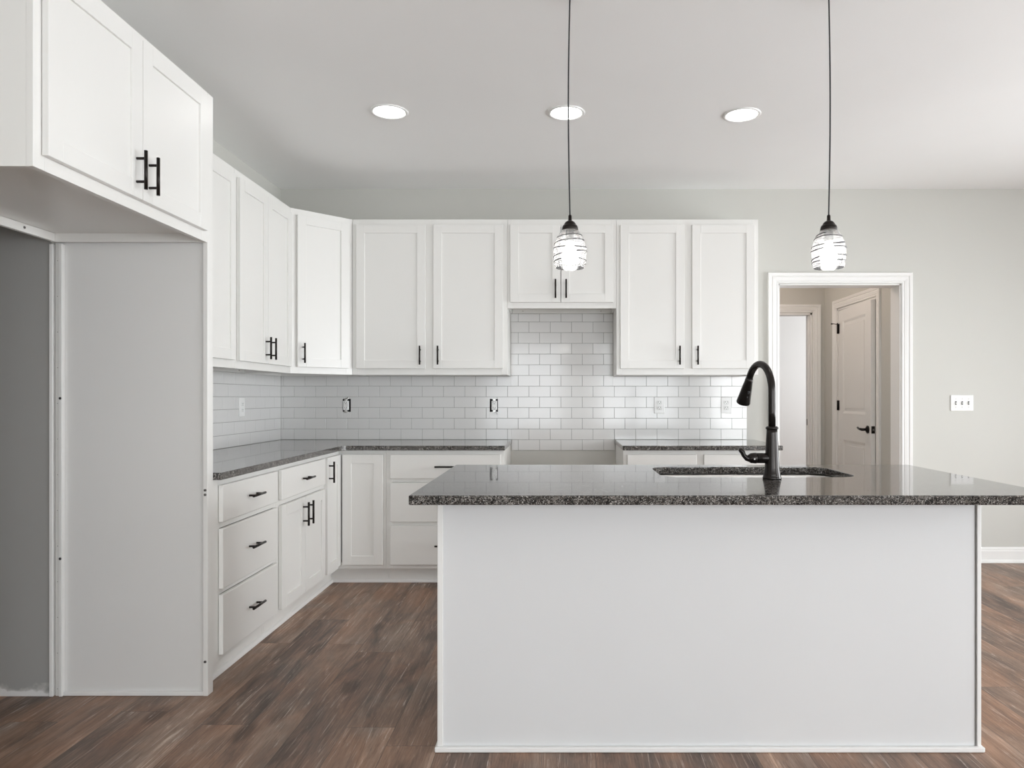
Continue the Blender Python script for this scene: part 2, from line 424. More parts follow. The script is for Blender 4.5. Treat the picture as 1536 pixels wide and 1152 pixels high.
mb.tube([c+Vector((.008, -.05, 0)), c+Vector((-.03, -.052, .002)), c+Vector((-.07, -.05, .004)), c+Vector((-.10, -.046, .012)), c+Vector((-.118, -.044, .010))], [.011, .010, .0085, .008, .006], 12)
mb.build('lever_handle', M_BRONZE, dr)
mb = MB(T2); mb.box(.7715, .7735, -.031, -.004, .885, .945, 0); mb.box(.7735, .778, -.022, -.012, .908, .922, 0, 1); mb.build('latch_plate', [M_BRONZE, M_SCREW], dr)
for hz in (.17, 1.06, 1.76):
    mb = MB(T2); mb.tube([(0, -.042, hz), (0, -.042, hz+.09)], .0075, 12); mb.box(0, .028, -.037, -.034, hz, hz+.09)
    if hz > 1.5:
        mb.tube([(0, -.042, hz+.086), (-.005, -.075, hz+.092), (-.012, -.10, hz+.092)], [.003, .003, .007], 10); mb.tube([(0, -.042, hz+.088), (.045, -.06, hz+.088)], [.003, .006], 10)
    mb.build('hinge', M_BRONZE, dr)

# baseboards
def baseboard(name, T, L):
    pr = [(0, 0), (.030, 0), (.030, .008), (.024, .019), (.016, .021), (.016, .082), (.012, .088), (.012, .098), (.006, .108), (0, .110)]
    mb = MB(T)
    a = [mb.bm.verts.new((0, -y, z)) for y, z in pr]; b = [mb.bm.verts.new((L, -y, z)) for y, z in pr]
    for i in range(len(pr)): mb.bm.faces.new((a[i], a[(i+1) % len(pr)], b[(i+1) % len(pr)], b[i]))
    mb.bm.faces.new(a); mb.bm.faces.new(b[::-1])
    return struct(mb.build(name, M_TRIM))
baseboard('baseboard_back', Matrix.Translation((DOOR[1]+.081, YB, 0)), XR-DOOR[1]-.081)
baseboard('baseboard_right', Matrix.Translation((XR, YB, 0)) @ Matrix.Rotation(-PI/2, 4, 'Z'), YB-YF)
baseboard('baseboard_hall', Matrix.Translation((1.0, 6.85, 0)), .62)

# ------------------------------------------------------------------ cabinet parts (local: x along, -y out of the face, z up)
FT = .019
def shaker(T, x0, x1, z0, z1, st=.057):
    mb = MB(T); t0, t1 = -.0205, -.0015
    mb.box(x0, x0+st, t0, t1, z0, z1, .0012); mb.box(x1-st, x1, t0, t1, z0, z1, .0012)
    mb.box(x0+st, x1-st, t0, t1, z0, z0+st, .0012); mb.box(x0+st, x1-st, t0, t1, z1-st, z1, .0012)
    mb.box(x0+st-.004, x1-st+.004, t0+.0075, t1-.003, z0+st-.004, z1-st+.004)
    return mb
def slab(T, x0, x1, z0, z1):
    mb = MB(T); mb.box(x0, x1, -.0205, -.0015, z0, z1, .0025); return mb
def pull(T, x, z, vertical, L=.127):
    mb = MB(T); h = L/2; p = .038; y0, y1 = -.0205, -.0505
    f = (lambda d: (x, z+d)) if vertical else (lambda d: (x+d, z))
    a, b = f(-h), f(h)
    mb.tube([(a[0], y1, a[1]), (b[0], y1, b[1])], .0056, 16)
    for s_ in (-p, p):
        q = f(s_); mb.tube([(q[0], y0, q[1]), (q[0], y1, q[1])], .0045, 12)
    return mb
I4 = Matrix()
def front(kind, T, box, parent, handle=None, name=None):
    mb = (shaker if kind == 'door' else slab)(T, *box)
    o = mb.build(name or kind, M_WHITE, parent)
    if handle: pull(T, handle[0], handle[1], handle[2]).build('handle', M_BRONZE, o)
    return o
def screw(T, x, y, z, parent, r=.0045):
    mb = MB(T); mb.tube([(x, y, z), (x, y-.002, z)], r, 12); mb.tube([(x, y-.002, z), (x, y-.0024, z)], r*.45, 8, 1)
    return mb.build('screw', [M_SCREW, M_BLACK], parent)
def carcass(root, w, z0, z1, depth, stiles, rails, base=False, cleat=True):
    """box with a recessed bottom, hanging rail at the back and a face frame; heights relative to the cabinet bottom"""
    h = z1-z0; mb = MB()
    y0 = FT
    rec = .0 if base else .034
    mb.box(0, .013, y0, depth, 0, h); mb.box(w-.013, w, y0, depth, 0, h)
    mb.box(.013, w-.013, y0, depth-.008, rec, rec+.012); mb.box(.013, w-.013, y0, depth, h-.014, h)
    mb.box(.013, w-.013, depth-.008, depth, rec, h-.014)
    mb.build('cabinet_box', M_WHITE, root)
    if cleat:
        mb = MB(); mb.box(.014, w-.014, depth-.019, depth-.001, .001, rec-.001, .001); mb.build('hanging_rail', M_WHITE, root)
    mb = MB()
    for a, b in stiles: mb.box(a, b, 0, FT, 0, h, .0008)
    xs = sorted(stiles)
    for za, zb in rails:
        for (a, b), (c, d) in zip(xs, xs[1:]):
            mb.box(b, c, .0002, FT, za-z0, zb-z0)
    return mb.build('face_frame', M_WHITE, root)

UZ0, UZ1, UD0, UD1 = 1.343, 2.397, 1.385, 2.358     # upper cabinets and their doors
BZ0, BZ1 = .102, .855
YU, YBF = 4.825, 4.52            # face planes of back uppers and back bases
XU, XBF = -1.716, -1.409         # face planes of left uppers and left bases
GAP = .0015

def upper(x0, x1, doors, label, run='back', z0=UZ0, z1=UZ1, dz=(UD0, UD1), hz=None, face=None, name='upper_cabinet', mid=True, group=None, depth=None, nscrew=2):
    if run == 'back':
        loc, rz, dp = (x0, YU, z0), 0, YB-YU-.001
    else:
        loc, rz, dp = (face if face is not None else XU, x0, z0), PI/2, (depth or (XU-XL))-.001
    w = x1-x0
    root = thing(name, loc, rz, label, 'cabinet', group)
    st = [(0, doors[0][0]-x0+.012)]
    if mid and len(doors) == 2: st.append((doors[0][1]-x0-.012, doors[1][0]-x0+.012))
    st.append((doors[-1][1]-x0-.012, w))
    carcass(root, w, z0, z1, dp, st, [(z0, dz[0]+.012), (dz[1]-.012, z1)])
    for (a, b, side) in doors:
        hx = None
        if side: hx = (b-x0-.034) if side > 0 else (a-x0+.034)
        front('door', I4, (a-x0, b-x0, dz[0]-z0, dz[1]-z0), root, (hx, dz[0]-z0+.0885, True) if side else None)
    for i in range(nscrew):
        screw(I4, w*(.12+.76*i/max(1, nscrew-1)), dp-.019, .016, root, .003)
    return root

# back wall uppers
upper(-1.408, -.3565, [(-1.379, -.910, 1), (-.857, -.386, -1)], 'tall white two-door upper cabinet left of the range gap, over the long counter')
upper(-.3555, .3825, [(-.337, .0035, 1), (.0075, .360, -1)], 'short white two-door upper cabinet above the tiled range gap', z0=1.794, dz=(1.833, UD1), mid=False, name='upper_cabinet')
upper(.3835, 1.3455, [(.408, .8405, 1), (.894, 1.317, -1)], 'tall white two-door upper cabinet between range gap and doorway')
# left wall uppers
upper(2.876, 3.744, [(2.900, 3.300, 1), (3.304, 3.722, -1)], 'white upper cabinet on the left wall right behind the fridge surround', run='left', mid=False)
upper(3.746, 4.519, [(3.767, 4.131, 1), (4.135, 4.494, -1)], 'white two-door upper cabinet on the left wall touching the diagonal corner cabinet', run='left', mid=False)
# diagonal corner upper
root = thing('corner_upper_cabinet', (XU, YBF, UZ0), PI/4, 'diagonal white single-door upper cabinet in the room corner', 'cabinet')
Tw = Matrix.Translation((XU, YBF, UZ0)) @ Matrix.Rotation(PI/4, 4, 'Z')
Ti = Tw.inverted()
wc = math.hypot(XU+1.409, YU-YBF)
mb = MB(Ti)
pts = [(XL+.001, YBF+.001), (XU-.013, YBF+.001), (-1.4095-.001, YU+.013), (-1.4095, YB-.001), (XL+.001, YB-.001)]
mb.prism(pts, UZ0+.034, UZ0+.046); mb.prism(pts, UZ1-.014, UZ1)
for a, b in zip(pts, pts[1:]+pts[:1]):
    if a == pts[1]: continue
    d = Vector((b[0]-a[0], b[1]-a[1])).normalized(); nn = Vector((-d.y, d.x))*.012
    mb.prism([a, b, (b[0]+nn.x, b[1]+nn.y), (a[0]+nn.x, a[1]+nn.y)], UZ0, UZ1-.014)
mb.build('cabinet_box', M_WHITE, root)
mb = MB(); h = UZ1-UZ0
mb.box(0, .052, 0, FT, 0, h, .0008); mb.box(wc-.047, wc, 0, FT, 0, h, .0008); mb.box(.052, wc-.047, .0002, FT, 0, .054); mb.box(.052, wc-.047, .0002, FT, h-.051, h)
mb.build('face_frame', M_WHITE, root)
front('door', I4, (.040, .397, UD0-UZ0, UD1-UZ0), root, (.074, UD0-UZ0+.0885, True))

# base cabinets
def base(run, a0, a1, fronts, label, rails, mids=(), name='base_cabinet', end=None):
    if run == 'back': loc, rz, dp = (a0, YBF, BZ0), 0, YB-YBF-.001
    else: loc, rz, dp = (XBF, a0, BZ0), PI/2, XBF-XL-.001
    w = a1-a0
    root = thing(name, (loc[0], loc[1], 0), rz, label, 'cabinet')
    T = Matrix.Translation((0, 0, BZ0))
    h = BZ1-BZ0
    mb = MB(T)
    mb.box(0, .016, FT, dp, 0, h); mb.box(w-.016, w, FT, dp, 0, h); mb.box(.016, w-.016, FT, dp-.008, 0, .016); mb.box(.016, w-.016, dp-.008, dp, 0, h); mb.box(.016, w-.016, FT, .1, h-.016, h)
    mb.box(0, .016, .062, dp, -BZ0+.001, 0); mb.box(w-.016, w, .062, dp, -BZ0+.001, 0)
    mb.build('cabinet_box', M_WHITE, root)
    mb = MB(T)
    sl, sr = min(f[1] for f in fronts)-a0+.012, max(f[2] for f in fronts)-a0-.012
    mb.box(0, sl, 0, FT, 0, h, .0008); mb.box(sr, w, 0, FT, 0, h, .0008)
    for za, zb in rails: mb.box(sl, sr, .0002, FT, za-BZ0, zb-BZ0)
    for xa, xb, za, zb in mids: mb.box(xa-a0, xb-a0, .0004, FT, za-BZ0, zb-BZ0)
    mb.build('face_frame', M_WHITE, root)
    mb = MB(); mb.box(.0, w, .0625, .075, .001, BZ0-.001); mb.build('toe_kick', M_WHITE, root)
    for f in fronts:
        kind, x0, x1, z0, z1, hs = f
        if hs == 'c': hd = ((x0+x1)/2-a0, (z0+z1)/2, False)
        elif hs: hd = ((x1-.034 if hs > 0 else x0+.034)-a0, z1-.0885, True)
        else: hd = None
        front(kind, I4, (x0-a0, x1-a0, z0, z1), root, hd)
    return root
R3 = [(BZ0, .142), (.388-.012, .388+.012), (.661-.012, .661+.012), (.815, BZ1)]
def dr3(a, b): return [('drawer', a, b, .675, .828, 'c'), ('drawer', a, b, .400, .648, 'c'), ('drawer', a, b, .128, .376, 'c')]
base('left', 2.876, 3.5235, dr3(2.927, 3.503), 'white three-drawer base cabinet on the left run beside the fridge surround', R3)
base('left', 3.5245, 4.234, [('drawer', 3.552, 4.208, .675, .828, 'c'), ('door', 3.552, 3.878, .128, .648, 1), ('door', 3.882, 4.208, .128, .648, -1)],
     'white base cabinet with one drawer over two doors, left run', [(BZ0, .142), (.649, .673), (.815, BZ1)], name='base_cabinet')
base('back', -1.1045, -.356, dr3(-1.077, -.375), 'white three-drawer base cabinet left of the range gap, partly behind the island', R3)
base('back', .402, 1.385, [('drawer', .4265, .8657, .675, .828, None), ('drawer', .912, 1.351, .675, .828, None),
     ('door', .4265, .8657, .128, .648, 1), ('door', .912, 1.351, .128, .648, -1)], 'white base cabinet behind the island faucet, right of the range gap', [(BZ0, .142), (.649, .673), (.815, BZ1)], [(.854, .924, BZ0, BZ1)])
# L-shaped corner base
root = thing('corner_base_cabinet', (XBF, YBF, 0), 0, 'white L-shaped corner base cabinet with two doors meeting in the corner', 'cabinet')
Ti = Matrix.Translation((-XBF, -YBF, 0))
Tl = Matrix.Translation((0, 4.235-YBF, 0)) @ Matrix.Rotation(PI/2, 4, 'Z')     # left leg, facing +x, starts at Y 4.235
wl, wb = YBF-4.235, -1.1055-XBF
mb = MB(Ti)
mb.prism([(XL+.001, 4.235), (XBF-FT, 4.235), (XBF-FT, YBF+FT), (-1.1055, YBF+FT), (-1.1055, YB-.001), (XL+.001, YB-.001)], BZ0, BZ1)
mb.prism([(XL+.001, 4.235), (XBF-.075, 4.235), (XBF-.075, YBF+.075), (-1.1055, YBF+.075), (-1.1055, YB-.001), (XL+.001, YB-.001)], .001, BZ0)
mb.build('cabinet_box', M_WHITE, root)
mb = MB()
mb.box(0, wb, 0, FT, BZ0, .142); mb.box(0, wb, 0, FT, .815, BZ1); mb.box(wb-.030, wb, 0, FT, .142, .815)
mb.build('face_frame', M_WHITE, root)
mb = MB(Tl)
mb.box(0, wl+FT, 0, FT, BZ0, .142); mb.box(0, wl+FT, 0, FT, .815, BZ1); mb.box(0, .026, 0, FT, .142, .815)
mb.build('face_frame', M_WHITE, root)
front('door', Tl, (.014, wl-.018, .128, .828), root, (.040, .828-.0885, True))
front('door', I4, (.030, wb-.018, .128, .828), root)
mb = MB(); mb.box(-.062, wb, .0625, .075, .001, BZ0-.001); mb.build('toe_kick', M_WHITE, root)
mb = MB(Tl); mb.box(0, wl+.062, .0625, .075, .001, BZ0-.001); mb.build('toe_kick', M_WHITE, root)
# shoe moulding along the toe kicks
mb = MB()
x_, y_ = XBF-.0622, YBF+.0622
pr = [(0, 0), (.013, 0), (.013, .006), (.009, .016), (.003, .020), (0, .020)]
a = [mb.bm.verts.new((x_+o, 2.876, z)) for o, z in pr]; b = [mb.bm.verts.new((x_+o, y_-o, z)) for o, z in pr]; c = [mb.bm.verts.new((-.356, y_-o, z)) for o, z in pr]
for p, q in ((a, b), (b, c)):
    for i in range(len(pr)): mb.bm.faces.new((p[i], p[(i+1) % len(pr)], q[(i+1) % len(pr)], q[i]))
mb.bm.faces.new(a); mb.bm.faces.new(c[::-1])
struct(mb.build('trim_4', M_TRIM))

# ------------------------------------------------------------------ fridge surround
XF = -1.403
root = upper(1.892, 2.828, [(1.922, 2.3555, 1), (2.3585, 2.792, -1)], 'big white two-door cabinet above the empty fridge space', run='left', face=XF, depth=XF-XL,
      z0=1.806, z1=2.403, dz=(1.844, 2.375), name='fridge_cabinet', mid=False, nscrew=0)
screw(I4, .76, XF-XL-.020, .018, root, .005)
root = thing('fridge_end_panel', (XL, 2.873, 0), 0, 'tall white fridge surround panel standing on the floor beside the drawer cabinet', 'panel')
T = Matrix.Translation((-XL, -2.873, 0))
mb = MB(T); mb.box(XL+.002, XF-.019, 2.840, 2.858, .0, 2.403); mb.build('side_panel', M_RAW, root)
mb = MB(T); mb.box(XF-.019, XF, 2.8295, 2.874, .0, 2.403, .0012); mb.build('front_stile', M_WHITE, root)
mb = MB(T); mb.box(XL+.042, XF-.0195, 2.829, 2.8395, .001, .018, .0015); mb.build('bottom_strip', M_TRIM, root)
mb = MB(T); mb.box(XL+.028, XL+.041, 2.822, 2.8395, .001, 1.80, .0012); mb.build('edge_strip', M_TRIM, root)
mb = MB(T); mb.box(XL+.010, XL+.0275, 2.829, 2.8395, .001, 1.80, .0012); mb.build('edge_strip', M_WHITE, root)
for x, y, z in ((XF-.0095, 2.8295, .82), (XF-.0095, 2.8295, .802), (XF-.0095, 2.8295, .137), (XL+.0345, 2.822, .549), (XL+.0345, 2.822, 1.186)):
    screw(T, x, y, z, root, .0055)
mb = MB()
for i in range(13): mb.tube([(XL+.019, 2.829, .03+i*.142), (XL+.019, 2.8286, .03+i*.142)], .0016, 6)
o = mb.build('nail_heads', M_SCREW, root, T=T); o['kind'] = 'stuff'
mb = MB(); mb.box(XL-.0118, XL+.003, 2.824, 2.8395, 0, 1.80, .0015); struct(mb.build('trim_5', M_TRIM))

# ------------------------------------------------------------------ countertops
def slab_poly(name, outer, z0, z1, label, hole=None, bev=.004):
    bm = bmesh.new()
    loops = [outer] + ([hole] if hole else [])
    es = []
    for lp in loops:
        vs = [bm.verts.new((x, y, z1)) for x, y in lp]
        es += [bm.edges.new((vs[i], vs[(i+1) % len(vs)])) for i in range(len(vs))]
    r = bmesh.ops.triangle_fill(bm, edges=es, use_beauty=True, use_dissolve=False)
    fs = [g for g in r['geom'] if isinstance(g, bmesh.types.BMFace)]
    ex = bmesh.ops.extrude_face_region(bm, geom=fs)
    bmesh.ops.translate(bm, verts=[v for v in ex['geom'] if isinstance(v, bmesh.types.BMVert)], vec=(0, 0, z0-z1))
    bmesh.ops.recalc_face_normals(bm, faces=bm.faces)
    me = bpy.data.meshes.new(name); bm.to_mesh(me); bm.free(); me.materials.append(M_GRAN)
    o = bpy.data.objects.new(name, me); C.objects.link(o)
    bevel_mod(o, bev, 3, 50)
    return tag(o, label, 'countertop')
slab_poly('countertop', [(XL+.001, 2.875), (-1.4035, 2.875), (-1.4035, 2.8745), (-1.371, 2.8745), (-1.371, 4.46), (-1.351, 4.48), (-.349, 4.48), (-.349, YB-.001), (XL+.001, YB-.001)], .8555, .885,
          'L-shaped speckled granite countertop on the left and back base cabinets')
slab_poly('countertop', [(.395, 4.48), (1.406, 4.48), (1.406, YB-.001), (.395, YB-.001)], .8555, .885, 'short speckled granite countertop between range gap and doorway')
def rrect(x0, x1, y0, y1, r, n=8):
    out = []
    for cx, cy, a0 in ((x1-r, y0+r, -90), (x1-r, y1-r, 0), (x0+r, y1-r, 90), (x0+r, y0+r, 180)):
        for i in range(n+1):
            t = math.radians(a0+90*i/n); out.append((cx+r*math.cos(t), cy+r*math.sin(t)))
    return out
HX0, HX1, HY0, HY1 = .395, 1.150, 2.715, 3.115
slab_poly('island_countertop', [(-.4706, 2.207), (1.577, 2.207), (1.577, 3.22), (-.4706, 3.22)], .855, .885,
          'large speckled granite slab on the kitchen island with a sink cutout', rrect(HX0, HX1, HY0, HY1, .085), .003)

# sink
mb = MB()
def ring(z, ins, r): return [mb.bm.verts.new((x, y, z)) for x, y in rrect(HX0-.006+ins, HX1+.006-ins, HY0-.006+ins, HY1+.006-ins, r)]
rs = [ring(.8548, -.02, .10), ring(.8548, 0, .09), ring(.842, .004, .088), ring(.70, .010, .08), ring(.665, .03, .07), ring(.655, .06, .05)]
for a, b in zip(rs, rs[1:]):
    for i in range(len(a)):
        f = mb.bm.faces.new((a[i], a[(i+1) % len(a)], b[(i+1) % len(a)], b[i])); f.smooth = True
mb.bm.faces.new(rs[-1])
sk = thing('sink', ((HX0+HX1)/2, (HY0+HY1)/2, .655), 0, 'stainless steel undermount sink bowl set in the island', 'sink')
T = Matrix.Translation((-(HX0+HX1)/2, -(HY0+HY1)/2, -.655))
mb.build('bowl', M_STEEL, sk, T=T)
mb = MB(); mb.lathe([(.0, .006), (.02, .004), (.042, .004), (.045, .0005)], 24); mb.build('drain', M_STEEL, sk)

# ------------------------------------------------------------------ island
IX0, IX1, IY0, IY1 = -.412, 1.415, 2.393, 3.17
isl = thing('island_cabinet', ((IX0+IX1)/2, (IY0+IY1)/2, 0), 0, 'wide white kitchen island base with a plain back panel under the granite', 'cabinet')
T = Matrix.Translation((-(IX0+IX1)/2, -(IY0+IY1)/2, 0))
mb = MB(T)
panel_with_holes(mb, IX0+.008, IX1-.0195, .001, .8545, IY0+.0, IY0+.014, [], 'x')
mb.build('back_panel', M_PANEL, isl)
mb = MB(T); mb.box(IX0+.004, IX0+.018, IY0+.014, IY1, .001, .8545); mb.box(IX1-.018, IX1-.004, IY0+.014, IY1, .001, .8545)
mb.box(IX0+.018, IX1-.018, IY1-.019, IY1, .10, .8545); mb.box(IX0+.018, IX1-.018, IY0+.014, IY1-.019, .10, .115)
mb.build('cabinet_box', M_WHITE, isl)
for a, b in ((IX0, IX0+.0185), (IX1-.0135, IX1)):
    mb = MB(T); mb.box(a, b, IY0-.007, IY0-.0002, .018, .8545, .0014); mb.box(a if a < 0 else b-.0035, a+.0035 if a < 0 else b, IY0, IY0+.03, .018, .8545, .001)
    mb.build('corner_strip', M_TRIM, isl)
mb = MB(T)
mb.box(IX0-.008, IX1+.008, IY0-.017, IY0-.0003, .0005, .018, .003); mb.box(IX0-.008, IX0-.0, IY0, IY1, .0005, .018, .003); mb.box(IX1, IX1+.008, IY0, IY1, .0005, .018, .003)
mb.build('base_strip', M_TRIM, isl)
for x in (.25, 1.15): screw(T, x, IY0-.0001, .83, isl, .0025)
# doors on the sink side
Td = T @ Matrix.Translation((IX1, IY1, 0)) @ Matrix.Rotation(PI, 4, 'Z')
wI = IX1-IX0
for i in range(4):
    a = .03+i*(wI-.06)/4; front('door', Td, (a+.004, a+(wI-.06)/4-.004, .128, .828), isl, ((a+(wI-.06)/4-.038) if i % 2 == 0 else a+.038, .74, True))

# ------------------------------------------------------------------ faucet
fx, fy, fz = .792, 2.655, .885
fa = thing('faucet', (fx, fy, fz), 0, 'dark bronze gooseneck pull-down faucet on the island', 'faucet')
mb = MB()
mb.lathe([(.0, 0), (.0335, 0), (.0345, .004), (.033, .009), (.0315, .013), (.0315, .017), (.030, .022), (.0265, .045), (.0245, .09), (.0228, .13), (.0205, .172), (.0200, .188), (.0, .188)], 36)
mb.build('body', M_FAUCET, fa)
mb = MB(); mb.lathe([(.0, .186), (.0225, .186), (.0238, .190), (.0225, .194), (.018, .197), (.0, .197)], 32); mb.build('collar', M_FAUCET, fa)
d = Vector((-.235, .972, 0)).normalized()
reach, zt = .092, .345
pts = [Vector((0, 0, .195)), Vector((0, 0, .25)), Vector((0, 0, .30))]
for i in range(0, 17):
    t = PI*(i/16)*.85
    pts.append(d*(reach*(1-math.cos(t))) + Vector((0, 0, zt-.02+.108*math.sin(t))))
mb = MB(); mb.tube(pts, [.0135]*len(pts), 24); mb.build('spout', M_FAUCET, fa)
e = pts[-1]; dd = (pts[-1]-pts[-2]).normalized()
hp = [e-dd*.01, e, e+dd*.012, e+dd*.040, e+dd*.078, e+dd*.100, e+dd*.104]
mb = MB(); mb.tube(hp, [.0137, .0158, .0168, .0208, .0250, .0282, .0265], 28); head = mb.build('spray_head', M_FAUCET, fa)
mb = MB()
side = Vector((.9, .1, 0)); side = (Vector((0, -1, 0)) - dd*Vector((0, -1, 0)).dot(dd)).normalized()
lat = dd.cross(side).normalized()
for k_, L_ in ((.045, .010), (.075, .024)):
    q = e+dd*k_ + side*.0185 - lat*.004
    mb.tube([q-dd*L_*.5, q+dd*L_*.5], .0052, 12)
mb.build('spray_button', M_BLACK, head)
mb = MB()
hz = .078
mb.tube([(-.005, 0, hz), (-.056, 0, hz)], [.0195, .0192], 28); mb.tube([(-.0575, 0, hz), (-.062, 0, hz), (-.080, 0, hz), (-.092, 0, hz)], [.0195, .0205, .0185, .010], 28)
mb.tube([(-.080, 0, hz-.004), (-.095, 0, hz), (-.105, 0, hz+.010), (-.110, 0, hz+.022), (-.118, 0, hz+.031), (-.124, 0, hz+.033)], [.012, .0105, .0085, .0095, .009, .005], 16, squash=1.2)
mb.build('lever', M_FAUCET, fa)
mb = MB(); mb.tube([(-.070, -.0195, hz-.002), (-.070, -.0208, hz-.002)], .0028, 12); mb.build('set_screw', M_SCREW, fa)

# ------------------------------------------------------------------ tile backsplashes
TP, TH, GR = .154, .0772, .0018
Z0T = .8075
def rect_sub(r, h):
    x0, x1, z0, z1 = r; a, b, c, d = h
    if a >= x1 or b <= x0 or c >= z1 or d <= z0: return [r]
    out = []
    if a > x0: out.append((x0, a, z0, z1))
    if b < x1: out.append((b, x1, z0, z1))
    m0, m1 = max(a, x0), min(b, x1)
    if c > z0: out.append((m0, m1, z0, c))
    if d < z1: out.append((m0, m1, d, z1))
    return out
def tiles(T, regions, even, holes):
    """regions (x0,x1,z0,z1) covered with running-bond tiles; even = x of a joint in the even rows"""
    mb = MB(T)
    for (x0, x1, z0, z1) in regions:
        base_ = [(x0, x1, z0, z1)]
        for hh in holes: base_ = [q for r in base_ for q in rect_sub(r, hh)]
        for q in base_: mb.box(q[0], q[1], -.0035, 0, q[2], q[3], 0, 1)
        for k in range(0, 14):
            za, zb = Z0T+k*TH, Z0T+(k+1)*TH
            if zb-GR <= z0 or za >= z1: continue
            j0 = even + (TP/2 if k % 2 else 0)
            n0 = math.floor((x0-j0)/TP)-1
            for n in range(n0, n0+40):
                xa, xb = j0+n*TP+GR/2, j0+(n+1)*TP-GR/2
                r = (max(xa, x0), min(xb, x1), max(za+GR/2, z0), min(zb-GR/2, z1))
                if r[1]-r[0] < .004 or r[3]-r[2] < .004: continue
                rs_ = [r]
                for hh in holes: rs_ = [q for w_ in rs_ for q in rect_sub(w_, hh)]
                for q in rs_:
                    if q[1]-q[0] < .003 or q[3]-q[2] < .003: continue
                    R = Matrix.Rotation(math.radians(random.gauss(0, .07)), 4, 'Z') @ Matrix.Rotation(math.radians(random.gauss(0, .07)), 4, 'X')
                    mb.box(q[0], q[1], -.0060, -.0012, q[2], q[3], .0009, 0, R)
    return mb.build('tile_backsplash', [M_TILE, M_GROUT])
TB = Matrix.Translation((0, YB-.0008, 0))
tag(tiles(TB, [(XL+.0075, 1.346, Z0T, 1.7925)], .007, box_holes+[(-3, -.354, UZ0-.001, 3), (.381, 3, UZ0-.001, 3), (-3, -.3485, 0, .8865), (.3945, 3, 0, .8865)]),
    'white subway tile backsplash across the back wall, rising behind the range gap', 'backsplash')
TLW = Matrix.Translation((XL+.0008, 0, 0)) @ Matrix.Rotation(PI/2, 4, 'Z')
tag(tiles(TLW, [(2.878, YB-.0075, .8865, UZ0-.001)], 5.006, []), 'white subway tile backsplash on the left wall above the counter', 'backsplash')

# ------------------------------------------------------------------ outlets and switches (local: faces -y)
def receptacle_face(mb, x, z, mi=0, dark=1):
    for s_ in (-1, 1):
        c = z+s_*.0195
        mb.box(x-.0165, x+.0165, -.0095, -.005, c-.0135, c+.0135, .004, mi)
        mb.box(x-.0085, x-.0060, -.0099, -.0094, c-.001, c+.008, 0, dark); mb.box(x+.0060, x+.0085, -.0099, -.0094, c-.001, c+.007, 0, dark)
        mb.tube([(x, -.0094, c-.0075), (x, -.0099, c-.0075)], .0026, 10, dark)
def outlet(T, label, group=None):
    r = thing('outlet', T.translation, T.to_euler().z, label, 'outlet', group)
    mb = MB(); mb.box(-.0375, .0375, -.0055, 0, -.0595, .0595, .0025); mb.build('cover_plate', M_PLATE, r)
    mb = MB(); receptacle_face(mb, 0, 0); mb.build('receptacle', [M_PLATE, M_SLOT], r)
    mb = MB(); mb.tube([(0, -.0055, 0), (0, -.0068, 0)], .003, 12); mb.build('screw', M_PLATE, r)
    return r
TS = .0071
outlet(Matrix.Translation((.7156, YB-TS, 1.133)), 'white outlet with cover plate on the back tiles, nearer the range gap')
outlet(Matrix.Translation((1.1985, YB-TS, 1.133)), 'white outlet with cover plate near the right end of the tiles, beside the faucet head')
outlet(Matrix.Translation((XL+TS, 4.489, 1.128)) @ Matrix.Rotation(PI/2, 4, 'Z'), 'white outlet with cover plate on the left tiled wall')
for (x, z), dx, lab in zip(BOXES, (-.006, .003), ('uncovered outlet in a dark open box nearest the room corner', 'uncovered outlet in a dark open box close to the range gap, a wire curling below')):
    r = thing('open_outlet', (x, YB, z), 0, lab, 'outlet')
    mb = MB(); a, b, D_ = .0288, .0468, .06
    mb.box(-a, -a+.002, -.004, D_, -b, b); mb.box(a-.002, a, -.004, D_, -b, b); mb.box(-a+.002, a-.002, -.004, D_, -b, -b+.002); mb.box(-a+.002, a-.002, -.004, D_, b-.002, b); mb.box(-a+.002, a-.002, D_-.002, D_, -b+.002, b-.002)
    mb.build('box', M_BLACK, r)
    mb = MB(Matrix.Translation((dx, -.004, 0))); mb.box(-.0205, .0205, -.0055, .018, -.034, .034, .003); receptacle_face(mb, 0, 0)
    mb.build('receptacle', [M_PLATE, M_SLOT], r)
    for s_ in (-1, 1):
        mb = MB(Matrix.Translation((dx, -.004, 0)))
        mb.box(-.010, .010, -.004, -.002, s_*.034 if s_ > 0 else -.053, .053 if s_ > 0 else -.034, .0008)
        mb.box(-.018, .018, -.004, -.002, (.045 if s_ > 0 else -.052), (.052 if s_ > 0 else -.045), .0008)
        mb.tube([(0, -.004, s_*.047), (0, -.008, s_*.047)], .0036, 12)
        mb.build('mounting_strap', M_STEEL, r)
    mb = MB()
    if dx > 0: mb.tube([(.012, -.008, -.045), (.018, -.010, -.050), (.023, -.011, -.057), (.023, -.011, -.066)], .0016, 8)
    else: mb.tube([(.004, -.008, .047), (.009, -.010, .053), (.010, -.011, .060)], .0016, 8)
    mb.build('wire', M_SCREW, r)
r = thing('light_switch', (2.90, YB, 1.149), 0, 'white three-gang toggle switch plate on the wall right of the doorway', 'switch')
mb = MB(); mb.box(-.0825, .0825, -.006, 0, -.0575, .0575, .0025); mb.build('cover_plate', M_PLATE, r)
